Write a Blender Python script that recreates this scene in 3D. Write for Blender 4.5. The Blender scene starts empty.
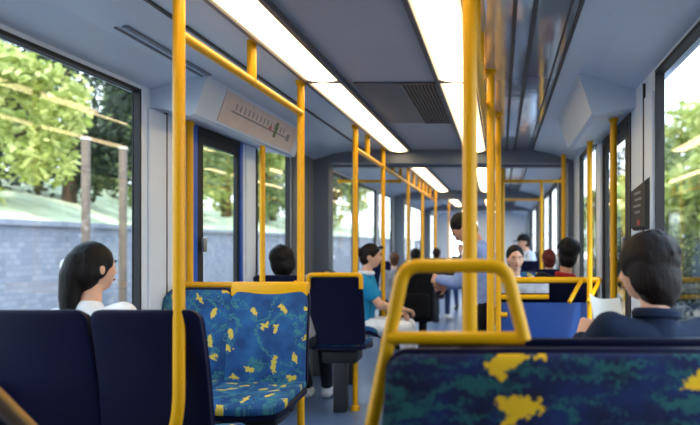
import bpy, bmesh, math, random
import numpy as np
from mathutils import Vector, Matrix, Euler, noise

random.seed(7)
PI = math.pi
sc = bpy.context.scene
col = sc.collection

# ------------------------------------------------------------------ view
sc.view_settings.view_transform = 'Standard'
sc.view_settings.look = 'None'
sc.view_settings.gamma = 1.0
sc.view_settings.use_curve_mapping = False
sc.view_settings.exposure = 0.62
try:
    sc.cycles.use_denoising = True
    sc.cycles.max_bounces = 10
    sc.cycles.diffuse_bounces = 5
    sc.cycles.glossy_bounces = 4
    sc.cycles.transparent_max_bounces = 24
    sc.cycles.sample_clamp_indirect = 6.0
    sc.cycles.caustics_reflective = False
    sc.cycles.caustics_refractive = False
except Exception:
    pass

# tram body (metres): floor z = 0, tram runs along +y
XL, XR = -1.87, 0.72
XC = (XL + XR) / 2
HC = 2.23
Y0, Y1 = -2.2, 22.0

# ------------------------------------------------------------------ materials
def srgb(r, g, b):
    f = lambda c: (c / 12.92) if c <= 0.04045 else ((c + 0.055) / 1.055) ** 2.4
    return (f(r / 255), f(g / 255), f(b / 255), 1)

def mat_base(name):
    m = bpy.data.materials.new(name)
    m.use_nodes = True
    nt = m.node_tree
    return m, nt, nt.nodes['Principled BSDF'], nt.nodes['Material Output']

def mat(name, c, rough=0.5, metal=0.0, var=0.06, scale=8.0, bump=0.0, bscale=60.0, spec=0.5, coat=0.0):
    m, nt, b, out = mat_base(name)
    N, L = nt.nodes, nt.links
    tc = N.new('ShaderNodeTexCoord')
    nz = N.new('ShaderNodeTexNoise')
    nz.inputs['Scale'].default_value = scale
    nz.inputs['Detail'].default_value = 4
    L.new(tc.outputs['Object'], nz.inputs['Vector'])
    rp = N.new('ShaderNodeValToRGB')
    rp.color_ramp.elements[0].position = 0.3
    rp.color_ramp.elements[1].position = 0.7
    rp.color_ramp.elements[0].color = tuple(max(0, v * (1 - var)) for v in c[:3]) + (1,)
    rp.color_ramp.elements[1].color = tuple(min(1, v * (1 + var)) for v in c[:3]) + (1,)
    L.new(nz.outputs['Fac'], rp.inputs['Fac'])
    L.new(rp.outputs['Color'], b.inputs['Base Color'])
    b.inputs['Roughness'].default_value = rough
    b.inputs['Metallic'].default_value = metal
    b.inputs['Specular IOR Level'].default_value = spec
    b.inputs['Coat Weight'].default_value = coat
    if bump:
        n2 = N.new('ShaderNodeTexNoise')
        n2.inputs['Scale'].default_value = bscale
        n2.inputs['Detail'].default_value = 3
        L.new(tc.outputs['Object'], n2.inputs['Vector'])
        bp = N.new('ShaderNodeBump')
        bp.inputs['Strength'].default_value = bump
        bp.inputs['Distance'].default_value = 0.01
        L.new(n2.outputs['Fac'], bp.inputs['Height'])
        L.new(bp.outputs['Normal'], b.inputs['Normal'])
    return m

def emit(name, c, s):
    m, nt, b, out = mat_base(name)
    b.inputs['Base Color'].default_value = c
    b.inputs['Emission Color'].default_value = c
    b.inputs['Emission Strength'].default_value = s
    return m

def glass_mat(name, tint, gloss=1.0):
    m, nt, b, out = mat_base(name)
    N, L = nt.nodes, nt.links
    N.remove(b)
    t = N.new('ShaderNodeBsdfTransparent'); t.inputs['Color'].default_value = tint
    g = N.new('ShaderNodeBsdfGlossy'); g.inputs['Roughness'].default_value = 0.02
    f = N.new('ShaderNodeLayerWeight'); f.inputs['Blend'].default_value = 0.5
    pw = N.new('ShaderNodeMath'); pw.operation = 'POWER'; pw.inputs[1].default_value = 4.0
    L.new(f.outputs['Facing'], pw.inputs[0])
    mu = N.new('ShaderNodeMath'); mu.operation = 'MULTIPLY_ADD'; mu.inputs[1].default_value = 0.55 * gloss; mu.inputs[2].default_value = 0.05 * gloss
    mx = N.new('ShaderNodeMixShader')
    L.new(pw.outputs[0], mu.inputs[0]); L.new(mu.outputs[0], mx.inputs[0])
    L.new(t.outputs[0], mx.inputs[1]); L.new(g.outputs[0], mx.inputs[2])
    L.new(mx.outputs[0], out.inputs['Surface'])
    return m

def upholstery(name, axes, base, dark, green, yellow, scale, keep, spots=(), sweep=None):
    """woven seat cloth: mottled blue, green fern lines, scattered yellow leaf motifs"""
    m, nt, b, out = mat_base(name)
    N, L = nt.nodes, nt.links
    tc = N.new('ShaderNodeTexCoord')
    sep = N.new('ShaderNodeSeparateXYZ'); L.new(tc.outputs['Object'], sep.inputs[0])
    cmb = N.new('ShaderNodeCombineXYZ')
    L.new(sep.outputs[axes[0]], cmb.inputs[0]); L.new(sep.outputs[axes[1]], cmb.inputs[1])
    oi = N.new('ShaderNodeObjectInfo')
    off = N.new('ShaderNodeVectorMath'); off.operation = 'SCALE'
    off.inputs[0].default_value = (13, 7, 0); L.new(oi.outputs['Random'], off.inputs['Scale'])
    add = N.new('ShaderNodeVectorMath'); add.operation = 'ADD'
    L.new(cmb.outputs[0], add.inputs[0]); L.new(off.outputs[0], add.inputs[1])
    P = add.outputs[0]
    # jagged edges
    nj = N.new('ShaderNodeTexNoise'); nj.inputs['Scale'].default_value = 60; nj.inputs['Detail'].default_value = 5
    L.new(P, nj.inputs['Vector'])
    sj = N.new('ShaderNodeVectorMath'); sj.operation = 'SUBTRACT'; sj.inputs[1].default_value = (.5, .5, .5)
    L.new(nj.outputs['Color'], sj.inputs[0])
    mj = N.new('ShaderNodeVectorMath'); mj.operation = 'SCALE'; mj.inputs['Scale'].default_value = 0.06
    L.new(sj.outputs[0], mj.inputs[0])
    pj = N.new('ShaderNodeVectorMath'); pj.operation = 'ADD'
    L.new(P, pj.inputs[0]); L.new(mj.outputs[0], pj.inputs[1])
    vo = N.new('ShaderNodeTexVoronoi'); vo.voronoi_dimensions = '2D'
    vo.inputs['Scale'].default_value = scale; vo.inputs['Randomness'].default_value = 0.75
    L.new(pj.outputs[0], vo.inputs['Vector'])
    # vector from motif centre, turned by a random angle
    d = N.new('ShaderNodeVectorMath'); d.operation = 'SUBTRACT'
    L.new(pj.outputs[0], d.inputs[0]); L.new(vo.outputs['Position'], d.inputs[1])
    sr = N.new('ShaderNodeSeparateColor'); L.new(vo.outputs['Color'], sr.inputs[0])
    an = N.new('ShaderNodeMath'); an.operation = 'MULTIPLY'; an.inputs[1].default_value = 6.28
    L.new(sr.outputs[0], an.inputs[0])
    vr = N.new('ShaderNodeVectorRotate'); vr.rotation_type = 'Z_AXIS'
    L.new(d.outputs[0], vr.inputs['Vector']); L.new(an.outputs[0], vr.inputs['Angle'])
    st = N.new('ShaderNodeVectorMath'); st.operation = 'MULTIPLY'
    st.inputs[1].default_value = (scale * 1.0, scale * 2.3, 0)
    L.new(vr.outputs[0], st.inputs[0])
    ln = N.new('ShaderNodeVectorMath'); ln.operation = 'LENGTH'; L.new(st.outputs[0], ln.inputs[0])
    lt = N.new('ShaderNodeMath'); lt.operation = 'LESS_THAN'; lt.inputs[1].default_value = 0.25
    L.new(ln.outputs['Value'], lt.inputs[0])
    kp = N.new('ShaderNodeMath'); kp.operation = 'LESS_THAN'; kp.inputs[1].default_value = keep
    L.new(sr.outputs[1], kp.inputs[0])
    leaf = N.new('ShaderNodeMath'); leaf.operation = 'MULTIPLY'
    L.new(lt.outputs[0], leaf.inputs[0]); L.new(kp.outputs[0], leaf.inputs[1])
    mask = leaf.outputs[0]
    for (sx, sz, rx, rz, an_) in spots:
        jd = N.new('ShaderNodeVectorMath'); jd.operation = 'ADD'
        L.new(cmb.outputs[0], jd.inputs[0]); L.new(mj.outputs[0], jd.inputs[1])
        sb = N.new('ShaderNodeVectorMath'); sb.operation = 'SUBTRACT'; sb.inputs[1].default_value = (sx, sz, 0)
        L.new(jd.outputs[0], sb.inputs[0])
        vq = N.new('ShaderNodeVectorRotate'); vq.rotation_type = 'Z_AXIS'; vq.inputs['Angle'].default_value = an_
        L.new(sb.outputs[0], vq.inputs['Vector'])
        dv = N.new('ShaderNodeVectorMath'); dv.operation = 'DIVIDE'; dv.inputs[1].default_value = (rx, rz, 1)
        L.new(vq.outputs[0], dv.inputs[0])
        le = N.new('ShaderNodeVectorMath'); le.operation = 'LENGTH'; L.new(dv.outputs[0], le.inputs[0])
        l2 = N.new('ShaderNodeMath'); l2.operation = 'LESS_THAN'; l2.inputs[1].default_value = 1.0; L.new(le.outputs['Value'], l2.inputs[0])
        mm = N.new('ShaderNodeMath'); mm.operation = 'MAXIMUM'; L.new(mask, mm.inputs[0]); L.new(l2.outputs[0], mm.inputs[1])
        mask = mm.outputs[0]
    # base mottling
    nb = N.new('ShaderNodeTexNoise'); nb.inputs['Scale'].default_value = 9; nb.inputs['Detail'].default_value = 5
    L.new(P, nb.inputs['Vector'])
    rb = N.new('ShaderNodeValToRGB')
    rb.color_ramp.elements[0].position = 0.36; rb.color_ramp.elements[0].color = dark
    rb.color_ramp.elements[1].position = 0.64; rb.color_ramp.elements[1].color = base
    L.new(nb.outputs['Fac'], rb.inputs['Fac'])
    # fern lines
    nf = N.new('ShaderNodeTexNoise'); nf.inputs['Scale'].default_value = 4.5; nf.inputs['Detail'].default_value = 1.5
    nf.inputs['Distortion'].default_value = 1.6
    if sweep:
        mp = N.new('ShaderNodeMapping'); mp.inputs['Rotation'].default_value = (0, 0, sweep); mp.inputs['Scale'].default_value = (.7, 2.0, 1)
        L.new(pj.outputs[0], mp.inputs['Vector']); L.new(mp.outputs[0], nf.inputs['Vector'])
    else:
        L.new(pj.outputs[0], nf.inputs['Vector'])
    s5 = N.new('ShaderNodeMath'); s5.operation = 'SUBTRACT'; s5.inputs[1].default_value = 0.5
    L.new(nf.outputs['Fac'], s5.inputs[0])
    ab = N.new('ShaderNodeMath'); ab.operation = 'ABSOLUTE'; L.new(s5.outputs[0], ab.inputs[0])
    rf = N.new('ShaderNodeValToRGB')
    rf.color_ramp.elements[0].position = 0.0; rf.color_ramp.elements[0].color = (1, 1, 1, 1)
    rf.color_ramp.elements[1].position = 0.045; rf.color_ramp.elements[1].color = (0, 0, 0, 1)
    L.new(ab.outputs[0], rf.inputs['Fac'])
    m1 = N.new('ShaderNodeMix'); m1.data_type = 'RGBA'
    L.new(rf.outputs['Color'], m1.inputs['Factor']); L.new(rb.outputs['Color'], m1.inputs['A'])
    m1.inputs['B'].default_value = green
    m2 = N.new('ShaderNodeMix'); m2.data_type = 'RGBA'
    L.new(mask, m2.inputs['Factor']); L.new(m1.outputs['Result'], m2.inputs['A'])
    m2.inputs['B'].default_value = yellow
    L.new(m2.outputs['Result'], b.inputs['Base Color'])
    b.inputs['Roughness'].default_value = 0.75
    b.inputs['Specular IOR Level'].default_value = 0.3
    wv = N.new('ShaderNodeTexNoise'); wv.inputs['Scale'].default_value = 400
    L.new(tc.outputs['Object'], wv.inputs['Vector'])
    bp = N.new('ShaderNodeBump'); bp.inputs['Strength'].default_value = 0.15; bp.inputs['Distance'].default_value = 0.002
    L.new(wv.outputs['Fac'], bp.inputs['Height']); L.new(bp.outputs['Normal'], b.inputs['Normal'])
    return m

def leaf_mat(name, c1, c2):
    m, nt, b, out = mat_base(name)
    N, L = nt.nodes, nt.links
    g = N.new('ShaderNodeNewGeometry')
    rp = N.new('ShaderNodeValToRGB')
    rp.color_ramp.elements[0].color = c1; rp.color_ramp.elements[1].color = c2
    L.new(g.outputs['Random Per Island'], rp.inputs['Fac'])
    L.new(rp.outputs['Color'], b.inputs['Base Color'])
    b.inputs['Roughness'].default_value = 0.55
    t = N.new('ShaderNodeBsdfTranslucent'); L.new(rp.outputs['Color'], t.inputs['Color'])
    mx = N.new('ShaderNodeMixShader'); mx.inputs[0].default_value = 0.4
    L.new(b.outputs[0], mx.inputs[1]); L.new(t.outputs[0], mx.inputs[2])
    L.new(mx.outputs[0], out.inputs['Surface'])
    return m

M = {}
M['yellow'] = mat('yellow_paint', srgb(236, 172, 0), 0.4, 0, 0.05, 5, 0.03, 90, 0.3, 0.08)
M['navy'] = mat('navy_shell', srgb(8, 11, 44), 0.5, 0, 0.12, 6, 0.05, 200, 0.2)
M['navy_cloth'] = mat('navy_cloth', srgb(8, 12, 54), 0.8, 0, 0.15, 14, 0.1, 300, 0.12)
M['black'] = mat('black_rubber', srgb(16, 17, 22), 0.6, 0, 0.1, 8, 0.04, 120)
M['dark'] = mat('dark_steel', srgb(44, 46, 54), 0.5, 0.2, 0.1)
M['ceiling'] = mat('ceiling_laminate', srgb(194, 212, 236), 0.38, 0, 0.03, 2, 0.02, 10, 0.5)
M['ceil_mid'] = mat('centre_ceiling', srgb(168, 174, 190), 0.5, 0, 0.03, 2)
M['ceil_gloss'] = mat('gloss_ceiling_panel', srgb(176, 184, 200), 0.09, 0.4, 0.03, 2, 0.12, 5, 0.7, 0.4)
M['wall'] = mat('wall_laminate', srgb(226, 236, 250), 0.4, 0, 0.02, 2)
M['wall_grey'] = mat('grey_wall_panel', srgb(108, 110, 114), 0.5, 0, 0.05, 4)
M['beam'] = mat('portal_grey', srgb(104, 116, 134), 0.45, 0, 0.05, 4)
M['groove'] = mat('groove_dark', srgb(30, 33, 42), 0.5)
M['steel'] = mat('brushed_steel', srgb(170, 172, 176), 0.3, 0.8, 0.06, 20)
M['blue'] = mat('blue_door_trim', srgb(24, 84, 190), 0.4, 0, 0.06, 6)
M['blue_panel'] = mat('blue_partition', srgb(8, 66, 146), 0.45, 0, 0.06, 5)
M['light_frame'] = mat('light_frame', srgb(84, 82, 92), 0.35, 0.3)
def lamp_mat():
    m, nt, b, out = mat_base('lamp_diffuser')
    N, L = nt.nodes, nt.links
    tc = N.new('ShaderNodeTexCoord'); sp = N.new('ShaderNodeSeparateXYZ'); L.new(tc.outputs['Object'], sp.inputs[0])
    ab = N.new('ShaderNodeMath'); ab.operation = 'ABSOLUTE'; L.new(sp.outputs[0], ab.inputs[0])
    mr = N.new('ShaderNodeMapRange'); mr.interpolation_type = 'SMOOTHSTEP'
    mr.inputs['From Min'].default_value = .03; mr.inputs['From Max'].default_value = .10
    mr.inputs['To Min'].default_value = 6.0; mr.inputs['To Max'].default_value = .75
    L.new(ab.outputs[0], mr.inputs['Value']); L.new(mr.outputs[0], b.inputs['Emission Strength'])
    b.inputs['Emission Color'].default_value = (1.0, .76, .42, 1); b.inputs['Base Color'].default_value = (.8, .8, .78, 1)
    return m
M['diffuser'] = lamp_mat()
M['glass'] = glass_mat('window_glass', (0.93, 0.96, 0.96, 1), 0.6)
M['print'] = mat('map_print', srgb(200, 188, 188), 0.4, 0, 0.06, 12)
M['ink_green'] = mat('map_green', srgb(70, 110, 50), 0.5)
M['ink_red'] = mat('map_red', srgb(170, 80, 90), 0.5)
M['ink_grey'] = mat('print_grey', srgb(120, 122, 128), 0.5)
M['red'] = mat('sign_red', srgb(180, 30, 40), 0.5)
M['paper'] = mat('paper', srgb(232, 226, 216), 0.8, 0, 0.04, 10)
UB = dict(base=srgb(36, 92, 148), dark=srgb(20, 60, 112), green=srgb(60, 124, 128), yellow=srgb(206, 182, 74))
M['cloth_back'] = upholstery('seat_cloth_upright', (0, 2), scale=8.6, keep=0.9, **UB)
M['cloth_pan'] = upholstery('seat_cloth_flat', (0, 1), scale=8.6, keep=0.9, **UB)
UN = dict(base=srgb(16, 34, 84), dark=srgb(7, 14, 46), green=srgb(30, 86, 84), yellow=srgb(228, 176, 20))  # near bench: the seat cloth again, its shade put into darker colours
M['cloth_near'] = upholstery('shaded_seat_cloth_upright', (0, 2), scale=5.0, keep=0.0, sweep=.6, spots=[(.17, 1.0, .056, .020, .25), (.19, .975, .028, .012, -.7), (.136, .895, .062, .022, -.15), (.155, .865, .04, .014, .5), (-.32, .96, .05, .02, .5), (.085, 1.015, .016, .009, 0), (-.13, .80, .06, .022, -.3), (.37, .78, .06, .02, .3)], **UN)
M['cloth_near_pan'] = upholstery('shaded_seat_cloth_flat', (0, 1), scale=5.0, keep=0.42, **UN)
M['bark'] = mat('bark', srgb(84, 66, 50), 0.9, 0, 0.3, 6, 0.6, 20)
M['leaf_bright'] = leaf_mat('sunny_leaves', srgb(150, 164, 70), srgb(224, 224, 150))  # leaf colours paled to carry the haze and glare outside
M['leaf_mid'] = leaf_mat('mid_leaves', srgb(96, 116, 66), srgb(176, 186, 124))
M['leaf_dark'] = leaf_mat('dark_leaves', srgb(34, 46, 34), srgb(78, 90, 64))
M['grass'] = mat('bank_grass', srgb(196, 200, 166), 0.9, 0, 0.35, 1.2, 0.4, 14)
M['ground'] = mat('track_ballast', srgb(126, 122, 118), 0.95, 0, 0.3, 3, 0.5, 18)
M['brick'] = None

def floor_mat():
    m, nt, b, out = mat_base('floor_vinyl')
    N, L = nt.nodes, nt.links
    tc = N.new('ShaderNodeTexCoord')
    n1 = N.new('ShaderNodeTexNoise'); n1.inputs['Scale'].default_value = 240; n1.inputs['Detail'].default_value = 2
    L.new(tc.outputs['Object'], n1.inputs['Vector'])
    rp = N.new('ShaderNodeValToRGB')
    rp.color_ramp.elements[0].position = 0.42; rp.color_ramp.elements[0].color = srgb(66, 92, 132)
    rp.color_ramp.elements[1].position = 0.66; rp.color_ramp.elements[1].color = srgb(112, 136, 170)
    L.new(n1.outputs['Fac'], rp.inputs['Fac']); L.new(rp.outputs['Color'], b.inputs['Base Color'])
    b.inputs['Roughness'].default_value = 0.35
    return m
M['floor'] = floor_mat()

def wall_block_mat():
    m, nt, b, out = mat_base('concrete_block')
    N, L = nt.nodes, nt.links
    tc = N.new('ShaderNodeTexCoord')
    sp = N.new('ShaderNodeSeparateXYZ'); L.new(tc.outputs['Object'], sp.inputs[0])
    cb = N.new('ShaderNodeCombineXYZ'); L.new(sp.outputs[1], cb.inputs[0]); L.new(sp.outputs[2], cb.inputs[1])
    br = N.new('ShaderNodeTexBrick')
    br.inputs['Color1'].default_value = srgb(150, 152, 162); br.inputs['Color2'].default_value = srgb(128, 132, 146)
    br.inputs['Mortar'].default_value = srgb(128, 130, 138)
    br.inputs['Scale'].default_value = 3.2; br.inputs['Mortar Size'].default_value = 0.02
    L.new(cb.outputs[0], br.inputs['Vector']); L.new(br.outputs['Color'], b.inputs['Base Color'])
    b.inputs['Roughness'].default_value = 0.9
    return m
M['block'] = wall_block_mat()

def hair_mat(name, c):
    m, nt, b, out = mat_base(name)
    N, L = nt.nodes, nt.links
    tc = N.new('ShaderNodeTexCoord')
    mp = N.new('ShaderNodeMapping'); mp.inputs['Scale'].default_value = (90, 90, 9)
    L.new(tc.outputs['Object'], mp.inputs['Vector'])
    nz = N.new('ShaderNodeTexNoise'); nz.inputs['Scale'].default_value = 1.6; nz.inputs['Detail'].default_value = 4
    L.new(mp.outputs[0], nz.inputs['Vector'])
    rp = N.new('ShaderNodeValToRGB')
    rp.color_ramp.elements[0].color = tuple(v * 0.55 for v in c[:3]) + (1,)
    rp.color_ramp.elements[1].color = tuple(min(1, v * 1.3) for v in c[:3]) + (1,)
    b.inputs['Specular IOR Level'].default_value = .18
    L.new(nz.outputs['Fac'], rp.inputs['Fac']); L.new(rp.outputs['Color'], b.inputs['Base Color'])
    bp = N.new('ShaderNodeBump'); bp.inputs['Strength'].default_value = 0.7; bp.inputs['Distance'].default_value = 0.006
    L.new(nz.outputs['Fac'], bp.inputs['Height']); L.new(bp.outputs['Normal'], b.inputs['Normal'])
    b.inputs['Roughness'].default_value = 0.5
    return m
M['hair_black'] = hair_mat('black_hair', srgb(18, 14, 15))
M['hair_dark'] = hair_mat('dark_brown_hair', srgb(27, 17, 15))
M['hair_brown'] = hair_mat('brown_hair', srgb(96, 62, 46))
M['hair_auburn'] = hair_mat('auburn_hair', srgb(104, 44, 40))
M['skin'] = mat('skin', srgb(222, 170, 142), 0.5, 0, 0.06, 30, 0.04, 200)
M['skin_tan'] = mat('tan_skin', srgb(196, 138, 108), 0.5, 0, 0.06, 30, 0.04, 200)
M['eye_white'] = mat('eye_white', srgb(236, 234, 230), 0.2)
M['iris'] = mat('iris', srgb(30, 20, 16), 0.2)
M['lip'] = mat('lip', srgb(168, 92, 86), 0.45)
def cloth(name, rgb): return mat(name, srgb(*rgb), 0.85, 0, 0.12, 18, 0.25, 45, 0.25)
for n, c in dict(turquoise=(32, 140, 190), white_cloth=(232, 234, 240), black_cloth=(18, 19, 24), navy_coat=(18, 32, 56),
                 pale_blue=(136, 156, 206), grey_cloth=(148, 150, 158), green_cloth=(70, 140, 104), red_cloth=(170, 34, 44),
                 denim=(54, 74, 116), charcoal=(42, 44, 52), shirt_light=(206, 220, 244), magenta=(150, 40, 92)).items():
    M[n] = cloth(n, c)

# ------------------------------------------------------------------ mesh builder
class MB:
    def __init__(s): s.v = []; s.f = []; s.mi = []; s.cur = 0
    def add(s, vs, fs):
        o = len(s.v); s.v += [tuple(p) for p in vs]
        for f in fs: s.f.append(tuple(i + o for i in f)); s.mi.append(s.cur)
    def box(s, a, b):
        (x0, y0, z0), (x1, y1, z1) = a, b
        s.add([(x0, y0, z0), (x1, y0, z0), (x1, y1, z0), (x0, y1, z0), (x0, y0, z1), (x1, y0, z1), (x1, y1, z1), (x0, y1, z1)],
              [(0, 3, 2, 1), (4, 5, 6, 7), (0, 1, 5, 4), (1, 2, 6, 5), (2, 3, 7, 6), (3, 0, 4, 7)])
    def rbox(s, a, b, r=0.01, seg=2):
        bm = bmesh.new(); bmesh.ops.create_cube(bm, size=1)
        for v in bm.verts:
            v.co = Vector([(a[i] + b[i]) / 2 + v.co[i] * (b[i] - a[i]) for i in range(3)])
        bmesh.ops.bevel(bm, geom=bm.edges[:], offset=r, segments=seg, profile=0.5, affect='EDGES')
        bm.verts.ensure_lookup_table()
        s.add([v.co[:] for v in bm.verts], [[v.index for v in f.verts] for f in bm.faces]); bm.free()
    def prism(s, poly, y0, y1):          # poly in (x, z), extruded along y
        n = len(poly)
        s.add([(x, y0, z) for x, z in poly] + [(x, y1, z) for x, z in poly],
              [tuple(range(n)), tuple(range(2 * n - 1, n - 1, -1))] + [(i, i + n, (i + 1) % n + n, (i + 1) % n) for i in range(n)])
    def tube(s, pts, r, seg=12, fillet=0.0, fs=6):
        P = [Vector(p) for p in pts]
        if fillet and len(P) > 2:
            Q = [P[0]]
            for i in range(1, len(P) - 1):
                a, b, c = P[i - 1], P[i], P[i + 1]
                d1 = min(fillet, (a - b).length * 0.48); d2 = min(fillet, (c - b).length * 0.48)
                p0 = b + (a - b).normalized() * d1; p2 = b + (c - b).normalized() * d2
                for k in range(fs + 1):
                    t = k / fs; Q.append(p0 * (1 - t) ** 2 + b * 2 * t * (1 - t) + p2 * t * t)
            Q.append(P[-1]); P = Q
        n = len(P); rr = r if isinstance(r, (list, tuple)) else [r] * n
        T = [(P[min(i + 1, n - 1)] - P[max(i - 1, 0)]).normalized() for i in range(n)]
        u = T[0].orthogonal().normalized(); vs = []
        for i in range(n):
            u = (u - T[i] * u.dot(T[i])).normalized(); w = T[i].cross(u)
            for k in range(seg):
                a = 2 * PI * k / seg
                vs.append(P[i] + (u * math.cos(a) + w * math.sin(a)) * rr[i])
        fs_ = [tuple(range(seg - 1, -1, -1)), tuple((n - 1) * seg + k for k in range(seg))]
        for i in range(n - 1):
            for k in range(seg):
                k2 = (k + 1) % seg
                fs_.append((i * seg + k, i * seg + k2, (i + 1) * seg + k2, (i + 1) * seg + k))
        s.add(vs, fs_)
    def lathe(s, prof, c, seg=24):       # prof: (r, z)
        vs = []; fs = []; n = len(prof)
        for r, z in prof:
            for k in range(seg):
                a = 2 * PI * k / seg; vs.append((c[0] + r * math.cos(a), c[1] + r * math.sin(a), c[2] + z))
        for i in range(n - 1):
            for k in range(seg):
                k2 = (k + 1) % seg; fs.append((i * seg + k, i * seg + k2, (i + 1) * seg + k2, (i + 1) * seg + k))
        fs.append(tuple(range(seg - 1, -1, -1))); fs.append(tuple((n - 1) * seg + k for k in range(seg)))
        s.add(vs, fs)
    def ell(s, c, r, nu=20, nv=14, R=None, fn=None):
        c = Vector(c); vs = []; fs = []
        for j in range(nv + 1):
            th = PI * j / nv
            for i in range(nu):
                ph = 2 * PI * i / nu
                d = Vector((math.sin(th) * math.cos(ph), math.sin(th) * math.sin(ph), math.cos(th)))
                p = Vector((d.x * r[0], d.y * r[1], d.z * r[2]))
                if fn: p = fn(d, p)
                if R is not None: p = R @ p
                vs.append(c + p)
        for j in range(nv):
            for i in range(nu):
                i2 = (i + 1) % nu
                if j == 0: fs.append((0, nu + i, nu + i2))
                elif j == nv - 1: fs.append((j * nu + i, (j + 1) * nu, j * nu + i2))
                else: fs.append((j * nu + i, (j + 1) * nu + i, (j + 1) * nu + i2, j * nu + i2))
        s.add(vs, fs)
    def cap(s, a, ra, b, rb, seg=14):    # tapered capsule
        a, b = Vector(a), Vector(b); d = b - a
        L_ = d.length
        if L_ < 1e-5: d = Vector((0, 0, 1)); L_ = 1e-5
        t = d.normalized(); u = t.orthogonal().normalized(); w = t.cross(u)
        rings = []
        for k in range(1, 5):
            an = -PI / 2 + k * PI / 10
            rings.append((a + t * ra * math.sin(an), ra * math.cos(an)))
        rings.append((a, ra)); rings.append((b, rb))
        for k in range(1, 5):
            an = k * PI / 10
            rings.append((b + t * rb * math.sin(an), rb * math.cos(an)))
        vs = [a - t * ra]
        for p, r in rings:
            for k in range(seg):
                q = 2 * PI * k / seg; vs.append(p + (u * math.cos(q) + w * math.sin(q)) * r)
        vs.append(b + t * rb)
        fs = []; n = len(rings)
        for k in range(seg):
            k2 = (k + 1) % seg
            fs.append((0, 1 + k2, 1 + k))
            for i in range(n - 1):
                fs.append((1 + i * seg + k, 1 + i * seg + k2, 1 + (i + 1) * seg + k2, 1 + (i + 1) * seg + k))
            fs.append((1 + (n - 1) * seg + k, 1 + (n - 1) * seg + k2, len(vs) - 1))
        s.add(vs, fs)
    def slab(s, W, H, T, rt, rb, fmap, nr=22, nc=18, taper=0.0, pillow=0.5):
        """rounded cushion slab: u across, v along, mapped to space by fmap(x, v, off)"""
        vs = []; fs = []
        rows = [H * (0.5 - 0.5 * math.cos(PI * j / nr)) for j in range(nr + 1)]
        def hw(v):
            w = W / 2 * (1 - taper * v / H)
            if v > H - rt: q = (v - (H - rt)) / rt; return w - rt * (1 - math.sqrt(max(0, 1 - q * q)))
            if v < rb: q = (rb - v) / rb; return w - rb * (1 - math.sqrt(max(0, 1 - q * q)))
            return w
        for side in (1, -1):
            for v in rows:
                h = max(hw(v), 0.002)
                for i in range(nc + 1):
                    u = -math.cos(PI * i / nc); x = u * h
                    ex = min(1, (h - abs(x)) / 0.03); ez = min(1, min(v, H - v) / 0.03)
                    e = math.sqrt(max(0, 1 - (1 - ex) ** 2)) * math.sqrt(max(0, 1 - (1 - ez) ** 2))
                    off = side * T / 2 * ((1 - pillow) + pillow * e)
                    vs.append(fmap(x, v, off))
        n1 = (nr + 1) * (nc + 1); idx = lambda sd, j, i: sd * n1 + j * (nc + 1) + i
        for j in range(nr):
            for i in range(nc):
                fs.append((idx(0, j, i), idx(0, j, i + 1), idx(0, j + 1, i + 1), idx(0, j + 1, i)))
                fs.append((idx(1, j, i), idx(1, j + 1, i), idx(1, j + 1, i + 1), idx(1, j, i + 1)))
        bnd = [(0, i) for i in range(nc)] + [(j, nc) for j in range(nr)] + [(nr, i) for i in range(nc, 0, -1)] + [(j, 0) for j in range(nr, 0, -1)]
        for k in range(len(bnd)):
            a, b = bnd[k], bnd[(k + 1) % len(bnd)]
            fs.append((idx(0, *a), idx(1, *a), idx(1, *b), idx(0, *b)))
        s.add(vs, fs)
    def mesh(s, name, smooth=True, angle=40):
        me = bpy.data.meshes.new(name); me.from_pydata(s.v, [], s.f); me.update()
        bm = bmesh.new(); bm.from_mesh(me)
        bmesh.ops.recalc_face_normals(bm, faces=bm.faces[:])
        bm.to_mesh(me); bm.free()
        if max(s.mi, default=0) > 0: me.polygons.foreach_set('material_index', s.mi)
        if smooth:
            me.polygons.foreach_set('use_smooth', [True] * len(me.polygons))
            try: me.set_sharp_from_angle(angle=math.radians(angle))
            except Exception: pass
        return me
    def build(s, name, m, parent=None, loc=None, smooth=True, angle=40):
        me = s.mesh(name, smooth, angle)
        for mm in (m if isinstance(m, (list, tuple)) else [m]): me.materials.append(mm)
        o = bpy.data.objects.new(name, me); col.objects.link(o)
        if parent is not None: o.parent = parent
        if loc is not None: o.location = loc
        return o

def tag(o, label, cat, group=None, kind=None):
    o['label'] = label; o['category'] = cat
    if group: o['group'] = group
    if kind: o['kind'] = kind
    return o
def thing(name, label, cat, loc=(0, 0, 0), rz=0.0, group=None):
    o = bpy.data.objects.new(name, None); o.empty_display_size = 0.1; col.objects.link(o)
    o.location = loc; o.rotation_euler = (0, 0, rz)
    return tag(o, label, cat, group)
def struct(o): o['kind'] = 'structure'; return o
def kids(o): return [c for c in bpy.data.objects if c.parent == o]
def copy_tree(o, parent=None):
    ks = kids(o)
    c = o.copy(); col.objects.link(c)
    if parent is not None: c.parent = parent
    for k in ks: copy_tree(k, c)
    return c

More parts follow.
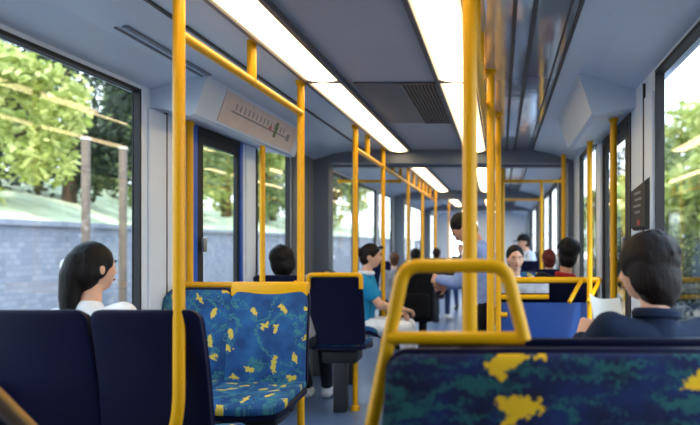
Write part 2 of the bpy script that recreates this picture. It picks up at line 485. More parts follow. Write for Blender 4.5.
# ------------------------------------------------------------------ tram shell
def shell():
    b = MB(); b.box((XL - .08, Y0, -.08), (XR + .08, Y1, 0)); o = struct(b.build('floor', M['floor'], smooth=False))
    # ceiling: flat middle, side panels falling to the window heads, long dark seams
    b = MB()
    b.cur = 0
    b.prism([(XL - .08, 2.10), (XL + .22, 2.19), (-1.36, HC), (-1.12, HC), (-1.12, HC + .1), (XL - .08, HC + .1)], Y0, Y1)
    b.cur = 1
    b.prism([(-1.12, HC), (-.11, HC), (-.11, HC + .1), (-1.12, HC + .1)], Y0, Y1)
    b.cur = 2
    b.prism([(-.11, HC), (.30, HC), (.30, HC + .1), (-.11, HC + .1)], Y0, Y1)
    b.cur = 0
    b.prism([(.30, HC), (XR - .22, 2.19), (XR + .08, 2.10), (XR + .08, HC + .1), (.30, HC + .1)], Y0, Y1)
    o = struct(b.build('ceiling', [M['ceiling'], M['ceil_mid'], M['ceil_gloss']], smooth=False))
    c = MB(); g = MB()
    for x, w in ((-1.345, .018), (-1.555, .022), (-1.595, .010), (.055, .018), (.135, .02), (.31, .016), (.275, .006)):
        z = HC
        if x < -1.36: z = HC + (x + 1.36) / (-1.65 + 1.36) * (2.19 - HC)
        if x > .30: z = HC + (x - .30) / (.50 - .30) * (2.19 - HC)
        (g if x < -1.4 else c).box((x - w / 2, 3.1 if x < -1.4 else Y0, z - .007), (x + w / 2, 4.0 if x < -1.4 else Y1, z + .01))
    c.build('seam', M['groove'], o, smooth=False); g.build('rib', M['beam'], o, smooth=False)
    return o
ceiling = shell()

def side_wall(name, x, s, spans, sill=.80, head=2.10):
    """wall with openings; spans = list of (y0, y1, zbottom, ztop)"""
    b = MB(); xo = x + s * .03; x0, x1 = min(x, xo), max(x, xo)
    ys = Y0
    for (a, c, zb, zt) in spans:
        if a > ys: b.box((x0, ys, 0), (x1, a, 2.2))
        if zb > 0: b.box((x0, a, 0), (x1, c, zb))
        b.box((x0, a, zt), (x1, c, 2.2))
        ys = c
    b.box((x0, ys, 0), (x1, Y1, 2.2))
    return struct(b.build(name, M['wall'], smooth=False))

WL = [(1.1, 3.88), (5.72, 6.62), (8.15, 9.55), (9.8, 11.2), (11.45, 12.85), (13.7, 15.2), (15.5, 17.6), (18.2, 21)]
WR = [(1.1, 3.46), (5.62, 6.8), (7.9, 9.3), (9.6, 11.0), (11.3, 12.85), (13.7, 15.2), (15.5, 17.6), (18.2, 21)]
DL, DR = (4.45, 5.42), (4.15, 5.3)
SILL, HEAD = .80, 2.10
side_wall('wall_left', XL, -1, sorted([(a, c, SILL, HEAD) for a, c in WL] + [DL + (0, 2.03)]))
side_wall('wall_right', XR, 1, sorted([(a, c, SILL, HEAD) for a, c in WR] + [DR + (0, 2.03)]))
wn = [0]
def window(x, s, a, c):
    wn[0] += 1
    b = MB(); w = .018
    xa, xb = sorted((x - s * .010, x + s * .031))
    b.box((xa, a, SILL), (xb, a + w, HEAD)); b.box((xa, c - w, SILL), (xb, c, HEAD))
    b.box((xa, a, SILL), (xb, c, SILL + w)); b.box((xa, a, HEAD - w), (xb, c, HEAD))
    o = struct(b.build('window_%d' % wn[0], M['black'], smooth=False))
    g = MB(); g.box((x + s * .020, a + w, SILL + w), (x + s * .026, c - w, HEAD - w)); g.build('pane', M['glass'], o, smooth=False)
for a, c in WL: window(XL, -1, a, c)
for a, c in WR: window(XR, 1, a, c)

def door(n, x, s, a, c, jamb):
    o = bpy.data.objects.new('door_%d' % n, None); col.objects.link(o); o['kind'] = 'structure'
    xa, xb = sorted((x - s * .006, x + s * .032))
    f = MB(); w = .055; wj = .16 if s < 0 else .055
    f.box((xa, a, 0), (xb, a + wj, 2.03)); f.box((xa, c - w, 0), (xb, c, 2.03)); f.build('door_frame', jamb, o, smooth=False)
    f = MB(); f.box((xa, a + wj, 1.985), (xb, c - w, 2.03)); f.build('door_header', M['black'], o, smooth=False)
    l = MB(); xa2, xb2 = sorted((x + s * .004, x + s * .03)); y0, y1 = a + wj, c - w; st = .17 if s > 0 else .11
    l.box((xa2, y0, 0.02), (xb2, y0 + st, 1.985)); l.box((xa2, y1 - .045, .02), (xb2, y1, 1.985))
    l.box((xa2, y0 + st, .02), (xb2, y1 - .045, .2)); l.box((xa2, y0 + st, 1.93), (xb2, y1 - .045, 1.985))
    l.build('door_leaf', M['black'], o, smooth=False)
    g = MB(); g.box((x + s * .014, y0 + st, .2), (x + s * .02, y1 - .045, 1.93)); g.build('pane', M['glass'], o, smooth=False)
    h = MB(); xh = x - s * .01
    h.rbox((min(xh, xh - s * .025), y0 + .03, 1.25), (max(xh, xh - s * .025), y0 + .08, 1.34), .008); h.build('push_button', M['steel'], o)
door(1, XL, -1, *DL, M['blue'])
door(2, XR, 1, *DR, M['dark'])
# door gear housings above the doors (sloping covers)
tn = [0]
def trim(b, m, smooth=False):
    tn[0] += 1; return struct(b.build('trim_%d' % tn[0], m, smooth=smooth))
b = MB(); b.prism([(XL - .01, 2.03), (-1.80, 2.02), (-1.665, 1.985), (-1.635, 1.995), (-1.565, 2.20), (-1.55, HC), (XL - .01, HC)], 4.0, 5.95); trim(b, M['ceiling'])
b = MB(); b.prism([(XR + .01, 2.03), (XR - .07, 2.02), (XR - .205, 1.985), (XR - .235, 1.995), (XR - .305, 2.20), (XR - .32, HC), (XR + .01, HC)], 4.0, 5.45); trim(b, M['ceiling'])
# lining panels on the pillars: pale with dark joint
for x, s, a, c in ((XL, 1, 3.95, 4.40), (XL, 1, 5.46, 5.68), (XR, -1, 3.5, 3.72), (XR, -1, 5.33, 5.58)):
    b = MB(); xa, xb = sorted((x, x + s * .014)); b.rbox((xa, a + .015, .82), (xb, c - .015, 2.02), .005, 2); trim(b, M['wall'])
b = MB(); b.box((XR - .012, 3.735, .8), (XR, 3.75, 2.1)); b.box((XL, 4.16, .8), (XL + .016, 4.172, 2.03)); trim(b, M['groove'])
b = MB(); b.rbox((XL, 6.68, 0), (XL + .03, 7.36, 2.16), .01); trim(b, M['wall_grey'])
# ledges under the windows
for x, s in ((XL, 1), (XR, -1)):
    b = MB(); xa, xb = sorted((x - s * .0, x + s * .05)); b.rbox((xa, 1.1, SILL - .06), (xb, 3.9 if s > 0 else 3.5, SILL - .01), .01); trim(b, M['wall'])
# portal frames
def portal(y, d, m, side=.17):
    b = MB()
    b.box((XL - .02, y, 0), (XL + side, y + d, 2.2)); b.box((XR - .06, y, 0), (XR + .04, y + d, 2.2))
    b.box((XL + side, y, 2.10), (XR - .06, y + d, 2.24))
    return trim(b, m)
portal(7.40, .18, M['beam']); portal(7.75, .16, M['beam'], .1)
portal(13.1, .2, M['beam']); portal(13.45, .16, M['beam'], .1); portal(18.0, .2, M['beam'])
# end walls
b = MB(); b.box((XL - .08, Y1, 0), (XR + .08, Y1 + .08, .9)); b.box((XL - .08, Y1, 1.95), (XR + .08, Y1 + .08, 2.3))
for x0, x1 in ((XL - .08, -1.5), (-.7, XR + .08)): b.box((x0, Y1, .9), (x1, Y1 + .08, 1.95))
struct(b.build('wall_front', M['wall'], smooth=False))
b = MB(); b.box((XL - .08, Y0 - .08, 0), (XR + .08, Y0, 2.3)); struct(b.build('wall_rear', M['wall'], smooth=False))
b = MB(); b.box((-1.5, Y1 + .03, .9), (-.7, Y1 + .04, 1.95))
wn[0] += 1; struct(b.build('window_%d' % wn[0], M['glass'], smooth=False))

# ------------------------------------------------------------------ ceiling fittings
def ceiling_light(x0, x1, a, c, label):
    t = thing('ceiling_light', label, 'ceiling light', ((x0 + x1) / 2, (a + c) / 2, HC), 0, 'fluorescent ceiling strips')
    hw, hl = (x1 - x0) / 2, (c - a) / 2
    f = MB(); w = .022
    f.box((-hw - w, -hl, -.03), (-hw, hl, .0)); f.box((hw, -hl, -.03), (hw + w, hl, 0))
    f.box((-hw - w, -hl - .004, -.03), (hw + w, -hl + .008, 0)); f.box((-hw - w, hl - .008, -.03), (hw + w, hl + .012, 0))
    f.build('frame', M['light_frame'], t, smooth=False)
    d = MB(); n = 8
    prof = [(-hw + 2 * hw * k / n, -.018 - .012 * math.sin(PI * k / n)) for k in range(n + 1)]
    d.prism(prof + [(hw, -.004), (-hw, -.004)], -hl + .01, hl - .01)
    d.build('diffuser', M['diffuser'], t, smooth=True, angle=30)
LT = [(1.5, 4.18, 'near'), (4.2, 7.33, 'mid'), (8.8, 12.9, 'x'), (14.0, 17.8, 'y'), (18.4, 21.5, 'z')]
words = ['glowing ceiling strip light nearest above the %s seats', 'glowing ceiling strip light %s of the ceiling grille up to the first cross beam',
         'glowing ceiling strip light on the %s just past the first cross beam', 'small bright ceiling strip light on the %s past the second cross beam',
         'tiny bright ceiling strip light on the %s at the far end of the tram']
for k, (a, c, _) in enumerate(LT):
    ceiling_light(-1.08, -.90, a, c, words[k] % 'left')
    ceiling_light(-.345, -.15, a, c, words[k] % 'right')

t = thing('ceiling_vent', 'dark ceiling air grille set in a grey panel between the strip lights', 'air vent', (-.61, 5.0, HC))
b = MB(); b.rbox((-.24, -.7, -.012), (.03, .7, 0), .004); b.build('cover_panel', mat('vent_panel', srgb(104, 104, 112), .5), t)
b = MB(); b.box((.03, -.7, -.004), (.235, .7, 0)); b.build('backing', M['black'], t, smooth=False)
b = MB()
b.box((.03, -.7, -.016), (.04, .7, 0)); b.box((.225, -.7, -.016), (.235, .7, 0)); b.box((.03, -.7, -.016), (.235, -.69, 0)); b.box((.03, .69, -.016), (.235, .7, 0))
for k in range(8): b.box((.054 + k * .0215, -.69, -.015), (.061 + k * .0215, .69, -.002))
for k in range(1, 6): b.box((.04, -.7 + k * .233, -.012), (.225, -.694 + k * .233, -.002))
b.build('grille', mat('vent_grille', srgb(120, 114, 112), .5), t, smooth=False)
def speaker(x, y, label):
    z = 2.19 + .04 * (1 - abs(abs(x - XC) - 1.0) / .3) - .03
    slope = -.135 if x > XC else .135
    t = thing('ceiling_speaker', label, 'speaker', (x, y, 2.208))
    t.rotation_euler = (0, .14 if x > XC else -.14, 0)
    b = MB(); b.lathe([(.055, .004), (.055, -.006), (.048, -.010), (.044, -.006), (.0, -.006)], (0, 0, 0), 28); b.build('rim', M['ceil_mid'], t)
    b = MB(); b.lathe([(.044, -.0075), (.02, -.009), (.001, -.0095)], (0, 0, 0), 28); b.build('grille', M['ink_grey'], t)
speaker(.47, 2.95, 'round grey ceiling speaker above the right-hand window')
speaker(-1.63, 3.1, 'round grey ceiling speaker above the left-hand window')

# route map on the sloping door cover
def route_map():
    t = thing('route_map', 'pale route map strip on the sloping cover above the left door', 'sign')
    A = Vector((-1.635, 0, 1.995)); B = Vector((-1.565, 0, 2.20)); d = (B - A); n = Vector((d.z, 0, -d.x)).normalized()
    def p(u, y, o): q = A + d * u + n * o; return (q.x, y, q.z)
    def quad(b, u0, u1, y0, y1, o0, o1):
        b.add([p(u0, y0, o0), p(u0, y1, o0), p(u1, y1, o0), p(u1, y0, o0), p(u0, y0, o1), p(u0, y1, o1), p(u1, y1, o1), p(u1, y0, o1)],
              [(0, 1, 2, 3), (7, 6, 5, 4), (0, 4, 5, 1), (1, 5, 6, 2), (2, 6, 7, 3), (3, 7, 4, 0)])
    b = MB(); quad(b, .06, .92, 4.3, 5.8, -.001, .004); b.build('map_sheet', M['print'], t, smooth=False)
    b = MB(); quad(b, .44, .49, 4.45, 5.6, .004, .005)
    for k in range(14): quad(b, .53, .72, 4.5 + k * .075, 4.515 + k * .075, .004, .005)
    b.build('route_line', M['ink_grey'], t, smooth=False)
    b = MB(); quad(b, .30, .80, 5.28, 5.33, .004, .0055); b.build('map_symbol', M['ink_green'], t, smooth=False)
    b = MB(); quad(b, .46, .60, 5.16, 5.21, .004, .0055); b.build('map_symbol', M['ink_red'], t, smooth=False)
    b = MB(); quad(b, .36, .60, 5.58, 5.64, .004, .0055); b.build('map_symbol', M['ink_grey'], t, smooth=False)
route_map()
# black notice beside the right door
t = thing('wall_notice', 'black notice panel with slanted top on the pale pillar beside the right window', 'sign')
xs = XR - .014
b = MB(); b.add([(xs, 3.56, 1.37), (xs, 3.98, 1.37), (xs, 3.98, 1.59), (xs, 3.56, 1.62), (xs - .02, 3.58, 1.385), (xs - .02, 3.96, 1.385), (xs - .02, 3.96, 1.575), (xs - .02, 3.58, 1.60)],
          [(0, 1, 2, 3), (7, 6, 5, 4), (0, 4, 5, 1), (1, 5, 6, 2), (2, 6, 7, 3), (3, 7, 4, 0)])
b.build('panel', M['black'], t, smooth=False)
b = MB()
for k, (y0, y1) in enumerate(((3.68, 3.86), (3.66, 3.84), (3.68, 3.88), (3.7, 3.84))):
    z = 1.55 - k * .032; b.box((xs - .0215, y0, z), (xs - .02, y1, z + .012))
b.build('printed_lines', M['ink_grey'], t, smooth=False)
b = MB(); b.box((xs - .0215, 3.70, 1.395), (xs - .02, 3.78, 1.42)); b.build('printed_mark', M['red'], t, smooth=False)

# ------------------------------------------------------------------ poles and rails
PR = .021
def pole(x, y, top, label, bot=0.0, r=PR, pts=None):
    t = thing('grab_pole', label, 'grab pole', (x, y, 0), 0, 'yellow grab poles')
    b = MB(); b.tube(pts or [(0, 0, bot), (0, 0, top)], r, 16, .09); b.build('pole', M['yellow'], t)
    b = MB(); b.lathe([(r, -.03), (r + .006, -.025), (r + .008, -.0)], (0, 0, top), 16); b.build('ceiling_socket', M['yellow'], t)
    if pts is None:
        b = MB(); b.lathe([(r + .016, 0), (r + .014, .03), (r + .002, .04)], (0, 0, bot), 16); b.build('floor_socket', M['yellow'], t)
    return t
XP = -1.14
pole(XP, 2.655, HC, 'tall yellow pole in front of the dark seats by the left window', pts=[(-.28, .10, .60), (-.03, .0, .60), (0, 0, .70), (0, 0, 1.2), (0, 0, HC)])
pole(XP, 4.27, HC, 'tall yellow pole at the aisle corner of the blue patterned seats')
pole(XP, 5.87, HC, 'tall yellow pole at the aisle corner beside the navy seat back')
pole(XP, 7.25, HC, 'tall yellow pole in front of the seated woman in turquoise')
pole(-1.83, 4.41, 2.02, 'short yellow pole on the near edge of the left door', r=.02)
pole(-1.67, 5.25, 2.03, 'short yellow pole on the far side of the left door', r=.019)
pole(-.095, 2.28, HC, 'thick yellow pole rising behind the yellow seat frame', r=.0225)
pole(-.055, 4.0, HC, 'second yellow pole along the right of the aisle, just beyond the thick one')
pole(-.02, 5.30, HC, 'third yellow pole along the right of the aisle, at the end of the blue partition')
pole(.645, 4.30, 2.03, 'yellow pole on the near edge of the right door', r=.02)
pole(.615, 5.20, 2.03, 'yellow pole on the far edge of the right door', r=.019)
pole(.02, 8.6, HC, 'slim far yellow pole behind the facing man at the right of the aisle')
pole(.60, 7.2, HC, 'yellow pole beside the first cross beam at the right wall')
for x, y, l in ((XP, 9.2, 'far yellow pole left of the aisle, just past the first cross beam'), (XP, 10.9, 'far yellow pole left of the aisle, past the two schoolchildren'),
                (-1.1, 12.6, 'far yellow pole left of the aisle, just before the second cross beam'), (.55, 10.2, 'far yellow pole close to the right-hand far windows'),
                (-.62, 13.9, 'far yellow pole seen past the standing man'), (-1.1, 15.8, 'farthest yellow pole left of the aisle')):
    pole(x, y, HC, l)

def overhead(x, a, c, hang, label, z=2.045, r=.019):
    t = thing('overhead_rail', label, 'grab rail', (x, a, 0), 0, 'yellow overhead rails')
    b = MB(); b.tube([(0, 0, z), (0, c - a, z)], r, 14); b.build('rail', M['yellow'], t)
    for h in hang:
        b = MB(); b.tube([(0, h - a, z), (0, h - a, HC)], r * 1.12, 14); o = b.build('hanger', M['yellow'], t)
    return t
overhead(XP, 2.655, 4.27, [3.43], 'yellow overhead rail between the two nearest left poles')
overhead(XP, 5.87, 12.6, [6.4, 7.9, 8.5, 9.8, 10.4, 11.4, 12.0], 'long yellow overhead rail running down the far left of the aisle')
overhead(-.095, 2.28, 5.3, [2.75, 3.3, 4.6], 'yellow overhead rail along the right of the aisle nearby')
overhead(-.03, 8.6, 12.8, [9.5, 10.6, 11.7], 'yellow overhead rail along the far right of the aisle')
def cross_bar(x0, x1, y, z, label):
    t = thing('cross_rail', label, 'grab rail', ((x0 + x1) / 2, y, z), 0, 'yellow cross rails')
    h = (x1 - x0) / 2
    b = MB(); b.tube([(-h, 0, 0), (h, 0, 0)], .018, 12); b.build('rail', M['yellow'], t)
    for s in (-1, 1):
        b = MB(); b.tube([(s * (h - .035), 0, 0), (s * (h - .012), 0, 0)], .026, 12); b.build('bracket', M['yellow'], t)
cross_bar(-.02, XR, 8.6, 2.02, 'yellow bar across the ceiling right of the aisle past the first beam')
cross_bar(XL, XP, 8.6, 2.02, 'yellow bar across the ceiling left of the aisle past the first beam')
cross_bar(-.03, XR, 12.7, 2.05, 'small far yellow bar across the ceiling right of the aisle')
cross_bar(-1.83, XP, 4.27, 1.067, 'horizontal yellow rail behind the blue patterned seats')

# near left sloping rails
t = thing('sloping_rail', 'sloping orange handrail with steel bars at the bottom left corner', 'grab rail', (0, 0, 0))
p0, p1 = Vector((-1.80, 1.90, 1.46)), Vector((-.86, 1.90, .51))
b = MB(); b.tube([p0, p1], .008, 12); b.build('hand_bar', mat('orange_bar', srgb(170, 122, 60), .4, .1, .25, 12), t)  # orange with random tone variation
for k, (o, r) in enumerate(((.028, .013), (.075, .006), (.13, .006), (.165, .008), (.20, .006))):
    q = Vector((-.707 * o, 0.0, -.707 * o)); b = MB(); b.tube([p0 + q, p1 + q], r, 10); b.build('lower_bar', M['steel'] if k else mat('brown_bar', srgb(62, 46, 36), .5), t)
b = MB(); b.tube([p1 + Vector((0, 0, .02)), (p1.x - .0, 1.9, 0)], .02, 12); b.build('post', M['steel'], t)

# ------------------------------------------------------------------ seats
def lean(v, a=.17): return -math.sin(a) * v
def make_seat(W, cb, cp, label, group, handle=None, pan_h=.55, name='tram_seat', shell=None, rt=.065):
    """faces local +y; origin on the floor under the backrest foot"""
    sh = shell or M['navy']
    t = thing(name, label, 'seat', (0, 0, 0), 0, group)
    H = 1.055 - .55 + .02; a = .19
    def back(off0):
        def f(x, v, off):
            lum = .018 * math.sin(PI * min(1, v / H)) - .03 * (x / W * 2) ** 2 * -.5
            return (x, -math.sin(a) * v + off0 + off + lum, pan_h - .02 + v * math.cos(a))
        return f
    b = MB(); b.slab(W - .012, H, .035, rt - .005, .02, back(.022), taper=.04); b.build('backrest', cb, t)
    b = MB(); b.slab(W, H + .012, .03, rt, .03, back(-.012), taper=.04, pillow=.25); b.build('back_shell', sh, t)
    def pan(z0):
        def f(x, v, off):
            q = max(0, (v - .30) / .14)
            return (x, v - .01, z0 + off - .035 * q * q - .012 * math.cos(x / W * PI) + .02 * (1 - v / .44))
        return f
    b = MB(); b.slab(W - .012, .44, .05, .07, .02, pan(pan_h - .02)); b.build('seat_cushion', cp, t)
    b = MB(); b.slab(W, .43, .035, .08, .03, pan(pan_h - .058), pillow=.3); b.build('seat_shell', sh, t)
    b = MB()
    b.rbox((-W * .32, .04, pan_h - .17), (W * .32, .30, pan_h - .07), .02)
    b.build('underframe', M['black'], t)
    b = MB(); b.rbox((-.05, .05, 0), (.05, .17, pan_h - .12), .012); b.build('pedestal', M['dark'], t)
    if handle == 'bar':
        b = MB(); y = -math.sin(a) * H; z = pan_h - .02 + H * math.cos(a)
        b.rbox((-W / 2 + .02, y - .03, z - .035), (W / 2 - .005, y + .045, z + .045), .014, 3); b.build('grab_handle', M['yellow'], t)
    if handle == 'rail':
        b = MB(); y = -math.sin(a) * H - .03; z = pan_h - .02 + H * math.cos(a)
        b.tube([(-W / 2 + .02, y, z - .08), (-W / 2 + .02, y, z + .025), (W / 2 - .01, y, z + .025), (W / 2 - .01, y, z - .08)], .017, 12, .03); b.build('grab_handle', M['yellow'], t)
    return t
def put(t, x, y, rz): t.location = (x, y, 0); t.rotation_euler = (0, 0, rz); return t
def relabel(t, l): t['label'] = l; return t
# facing away on the left, near
s1 = make_seat(.405, M['navy_cloth'], M['cloth_pan'], 'dark seat back at the left window, in front of the ponytailed woman', 'dark seats facing away', pan_h=.56, rt=.04)
put(s1, -1.665, 2.76, 0)
s2 = put(relabel(copy_tree(s1), 'dark aisle seat back with the yellow pole in front of it'), -1.262, 2.76, 0)
# facing the camera
s3 = make_seat(.405, M['cloth_back'], M['cloth_pan'], 'blue patterned seat with yellow leaves, half hidden beside the left wall', 'blue patterned seats')
put(s3, -1.662, 4.07, PI)
s4 = make_seat(.445, M['cloth_back'], M['cloth_pan'], 'blue patterned aisle seat with yellow leaves and yellow grab handle on top', 'blue patterned seats', 'bar')
put(s4, -1.265, 4.05, PI)
# facing away, past the door
s5 = make_seat(.425, M['navy_cloth'], M['cloth_pan'], 'navy aisle seat back with yellow top rail past the left door', 'dark seats facing away', 'rail')
put(s5, -1.245, 5.72, 0)
s6 = put(relabel(copy_tree(s1), 'dark window seat of the black-haired man past the left door'), -1.665, 5.72, 0)
# near right bench
n1 = make_seat(1.0, M['cloth_near'], M['cloth_near_pan'], 'wide shaded blue bench back with green ferns and yellow blotches, nearest at right', 'right bench seats', name='bench_seat', pan_h=.52, rt=.05)
put(n1, .185, 1.86, PI)
n2 = make_seat(.96, M['navy_cloth'], M['cloth_pan'], 'dark bench of the person in the navy jacket, back to back with the fern bench', 'right bench seats', name='bench_seat', pan_h=.53)
put(n2, .215, 2.20, 0)
fr = MB()
A, B_, C_, D = (-.345, 1.975, .80), (-.258, 1.99, 1.242), (.012, 1.99, 1.242), (.062, 1.975, 1.045)
t = thing('seat_frame', 'thick yellow loop frame on top of the nearest fern-patterned bench', 'grab frame', (0, 0, 0))
fr.tube([A, B_, C_, D], .0185, 18, .045, 8); fr.build('loop', M['yellow'], t)
fr = MB(); fr.tube([(-.30, 1.978, 1.052), (.062, 1.978, 1.052)], .0175, 16); fr.build('cross_bar', M['yellow'], t)
# right: seats further in
r3 = make_seat(.72, M['navy_cloth'], M['cloth_pan'], 'dark bench of the capped man behind the blue partition', 'right bench seats', name='bench_seat')
put(r3, .345, 5.52, 0)
r4 = put(relabel(copy_tree(s3), 'patterned seat under the man facing us at the right'), .17, 6.74, PI)
r5 = put(relabel(copy_tree(s1), 'dark seat of the auburn-haired woman by the right wall'), .47, 7.10, 0)
lg = put(relabel(copy_tree(s3), 'sideways patterned seat under the woman in turquoise'), -1.52, 6.98, -PI / 2)
for x, y, rz, l in ((-1.655, 10.4, 0, 'far dark window seat left of the aisle'), (-1.08, 12.35, 0, 'far dark seat of the low seated passenger left of the aisle'),
                    (.47, 10.6, 0, 'far dark window seat right of the aisle'), (.47, 12.3, PI, 'far patterned seat of the man in the black cap at the back')):
    put(relabel(copy_tree(s1 if rz == 0 else s3), l), x, y, rz)

# blue partition beside the right door
t = thing('partition', 'bright blue partition with yellow rails past the right door', 'partition', (0, 5.32, 0), 0)
b = MB(); b.rbox((-.02, -.015, .12), (.70, .015, .885), .008); b.build('blue_panel', M['blue_panel'], t)
b = MB(); b.tube([(-.02, 0, 1.045), (.70, 0, 1.045)], .0215, 14); b.build('top_rail', M['yellow'], t)
b = MB(); b.tube([(-.02, 0, .925), (.34, 0, .925)], .018, 14); b.build('middle_rail', M['yellow'], t)
b = MB(); b.rbox((-.02, -.006, .95), (.34, .006, 1.02), .004); b.build('clear_panel', mat('frosted_panel', srgb(190, 194, 206), .3, 0, .3, 14), t)
b = MB(); b.tube([(-.02, -.02, .80), (.045, -.02, .80)], .018, 12); b.build('peg', M['yellow'], t)
for x in (.60, .73):
    b = MB(); b.tube([(x - .13, -.16, .90), (x - .04, -.03, 1.03), (x - .03, 0, 1.045)], .016, 12); b.build('stay', M['yellow'], t)
b = MB(); b.rbox((-.01, -.03, 0), (.03, .03, .14), .006); b.rbox((.64, -.03, 0), (.68, .03, .14), .006); b.build('foot', M['dark'], t)

# ------------------------------------------------------------------ people
def remeshed(b, vox, it=3, name='m'):
    me = bpy.data.meshes.new(name); me.from_pydata(b.v, [], b.f); me.update()
    bm = bmesh.new(); bm.from_mesh(me); bmesh.ops.recalc_face_normals(bm, faces=bm.faces[:]); bm.to_mesh(me); bm.free()
    o = bpy.data.objects.new('tmp', me); col.objects.link(o)
    r = o.modifiers.new('r', 'REMESH'); r.mode = 'VOXEL'; r.voxel_size = vox; r.use_smooth_shade = True
    if it:
        s = o.modifiers.new('s', 'SMOOTH'); s.iterations = it; s.factor = .5
    dg = bpy.context.evaluated_depsgraph_get()
    m2 = bpy.data.meshes.new_from_object(o.evaluated_get(dg))
    bpy.data.objects.remove(o); bpy.data.meshes.remove(me)
    m2.name = name
    m2.polygons.foreach_set('use_smooth', [True] * len(m2.polygons))
    return m2
def put_mesh(me, name, m, parent):
    for mm in (m if isinstance(m, (list, tuple)) else [m]): me.materials.append(mm)
    o = bpy.data.objects.new(name, me); col.objects.link(o); o.parent = parent; return o

def ik(a, c, l1, l2, pole_dir):
    a, c = Vector(a), Vector(c); d = c - a; D = min(d.length, (l1 + l2) * .999)
    d = d.normalized(); c = a + d * D
    x = (l1 * l1 - l2 * l2 + D * D) / (2 * D); h = math.sqrt(max(0, l1 * l1 - x * x))
    p = Vector(pole_dir); p = (p - d * p.dot(d)).normalized()
    return a + d * x + p * h, c

def head_fn(d, p):
    """skull with brow, nose, cheeks, lips and chin; local +y is the face"""
    x, y, z = d
    q = p.copy()
    if z < 0: q.x *= 1 - .26 * min(1, -z * 1.15) ** 1.3
    if z < -.2 and y > 0: q.y += .010 * (-z - .2)
    if y < 0 and z < -.1: q.y *= 1 - .35 * min(1, (-z - .1))
    g = lambda cx, cz, sx, sz: math.exp(-((x - cx) / sx) ** 2 - ((z - cz) / sz) ** 2) if y > 0 else 0
    q.y += .024 * g(0, -.20, .13, .13) + .010 * g(0, -.02, .10, .16)      # nose
    q.y -= .012 * (g(.34, .03, .18, .12) + g(-.34, .03, .18, .12))        # sockets
    q.y += .006 * (g(.32, .22, .25, .09) + g(-.32, .22, .25, .09))        # brow
    q.y += .006 * g(0, -.50, .22, .07) - .004 * g(0, -.38, .3, .05)       # lips
    q.y += .009 * g(0, -.78, .25, .12)                                    # chin
    return q

def hand(b, wrist, fwd, up, side, s, curl=.5):
    """palm, four fingers of different lengths and a thumb leaving the side of the palm"""
    f = Vector(fwd).normalized(); u = Vector(up); u = (u - f * u.dot(f)).normalized(); l = u.cross(f) * side   # l towards the thumb
    w = Vector(wrist)
    for k in range(4):
        o = l * (.030 - .020 * k) * s
        b.cap(w + o * .6 + f * .01 * s, .016 * s, w + o + f * .075 * s, .0125 * s, 8)
    lens = (.068, .078, .072, .056)
    for k in range(4):
        o = w + l * (.032 - .0215 * k) * s + f * .078 * s; L_ = lens[k] * s; a = .25 + .1 * k * .3
        p = o; rr = .0092 * s
        for j, fr_ in enumerate((.45, .32, .23)):
            a += curl * (.5 if j == 0 else .8)
            q = p + (f * math.cos(a) - u * math.sin(a)) * L_ * fr_
            b.cap(p, rr, q, rr * .92, 8); p = q; rr *= .92
    p = w + l * .030 * s + f * .022 * s
    q = p + (l * .75 + f * .6 - u * .25).normalized() * .036 * s
    r = q + (l * .25 + f * .9 - u * .4).normalized() * .030 * s
    b.cap(p, .0125 * s, q, .0105 * s, 8); b.cap(q, .0105 * s, r, .0088 * s, 8)

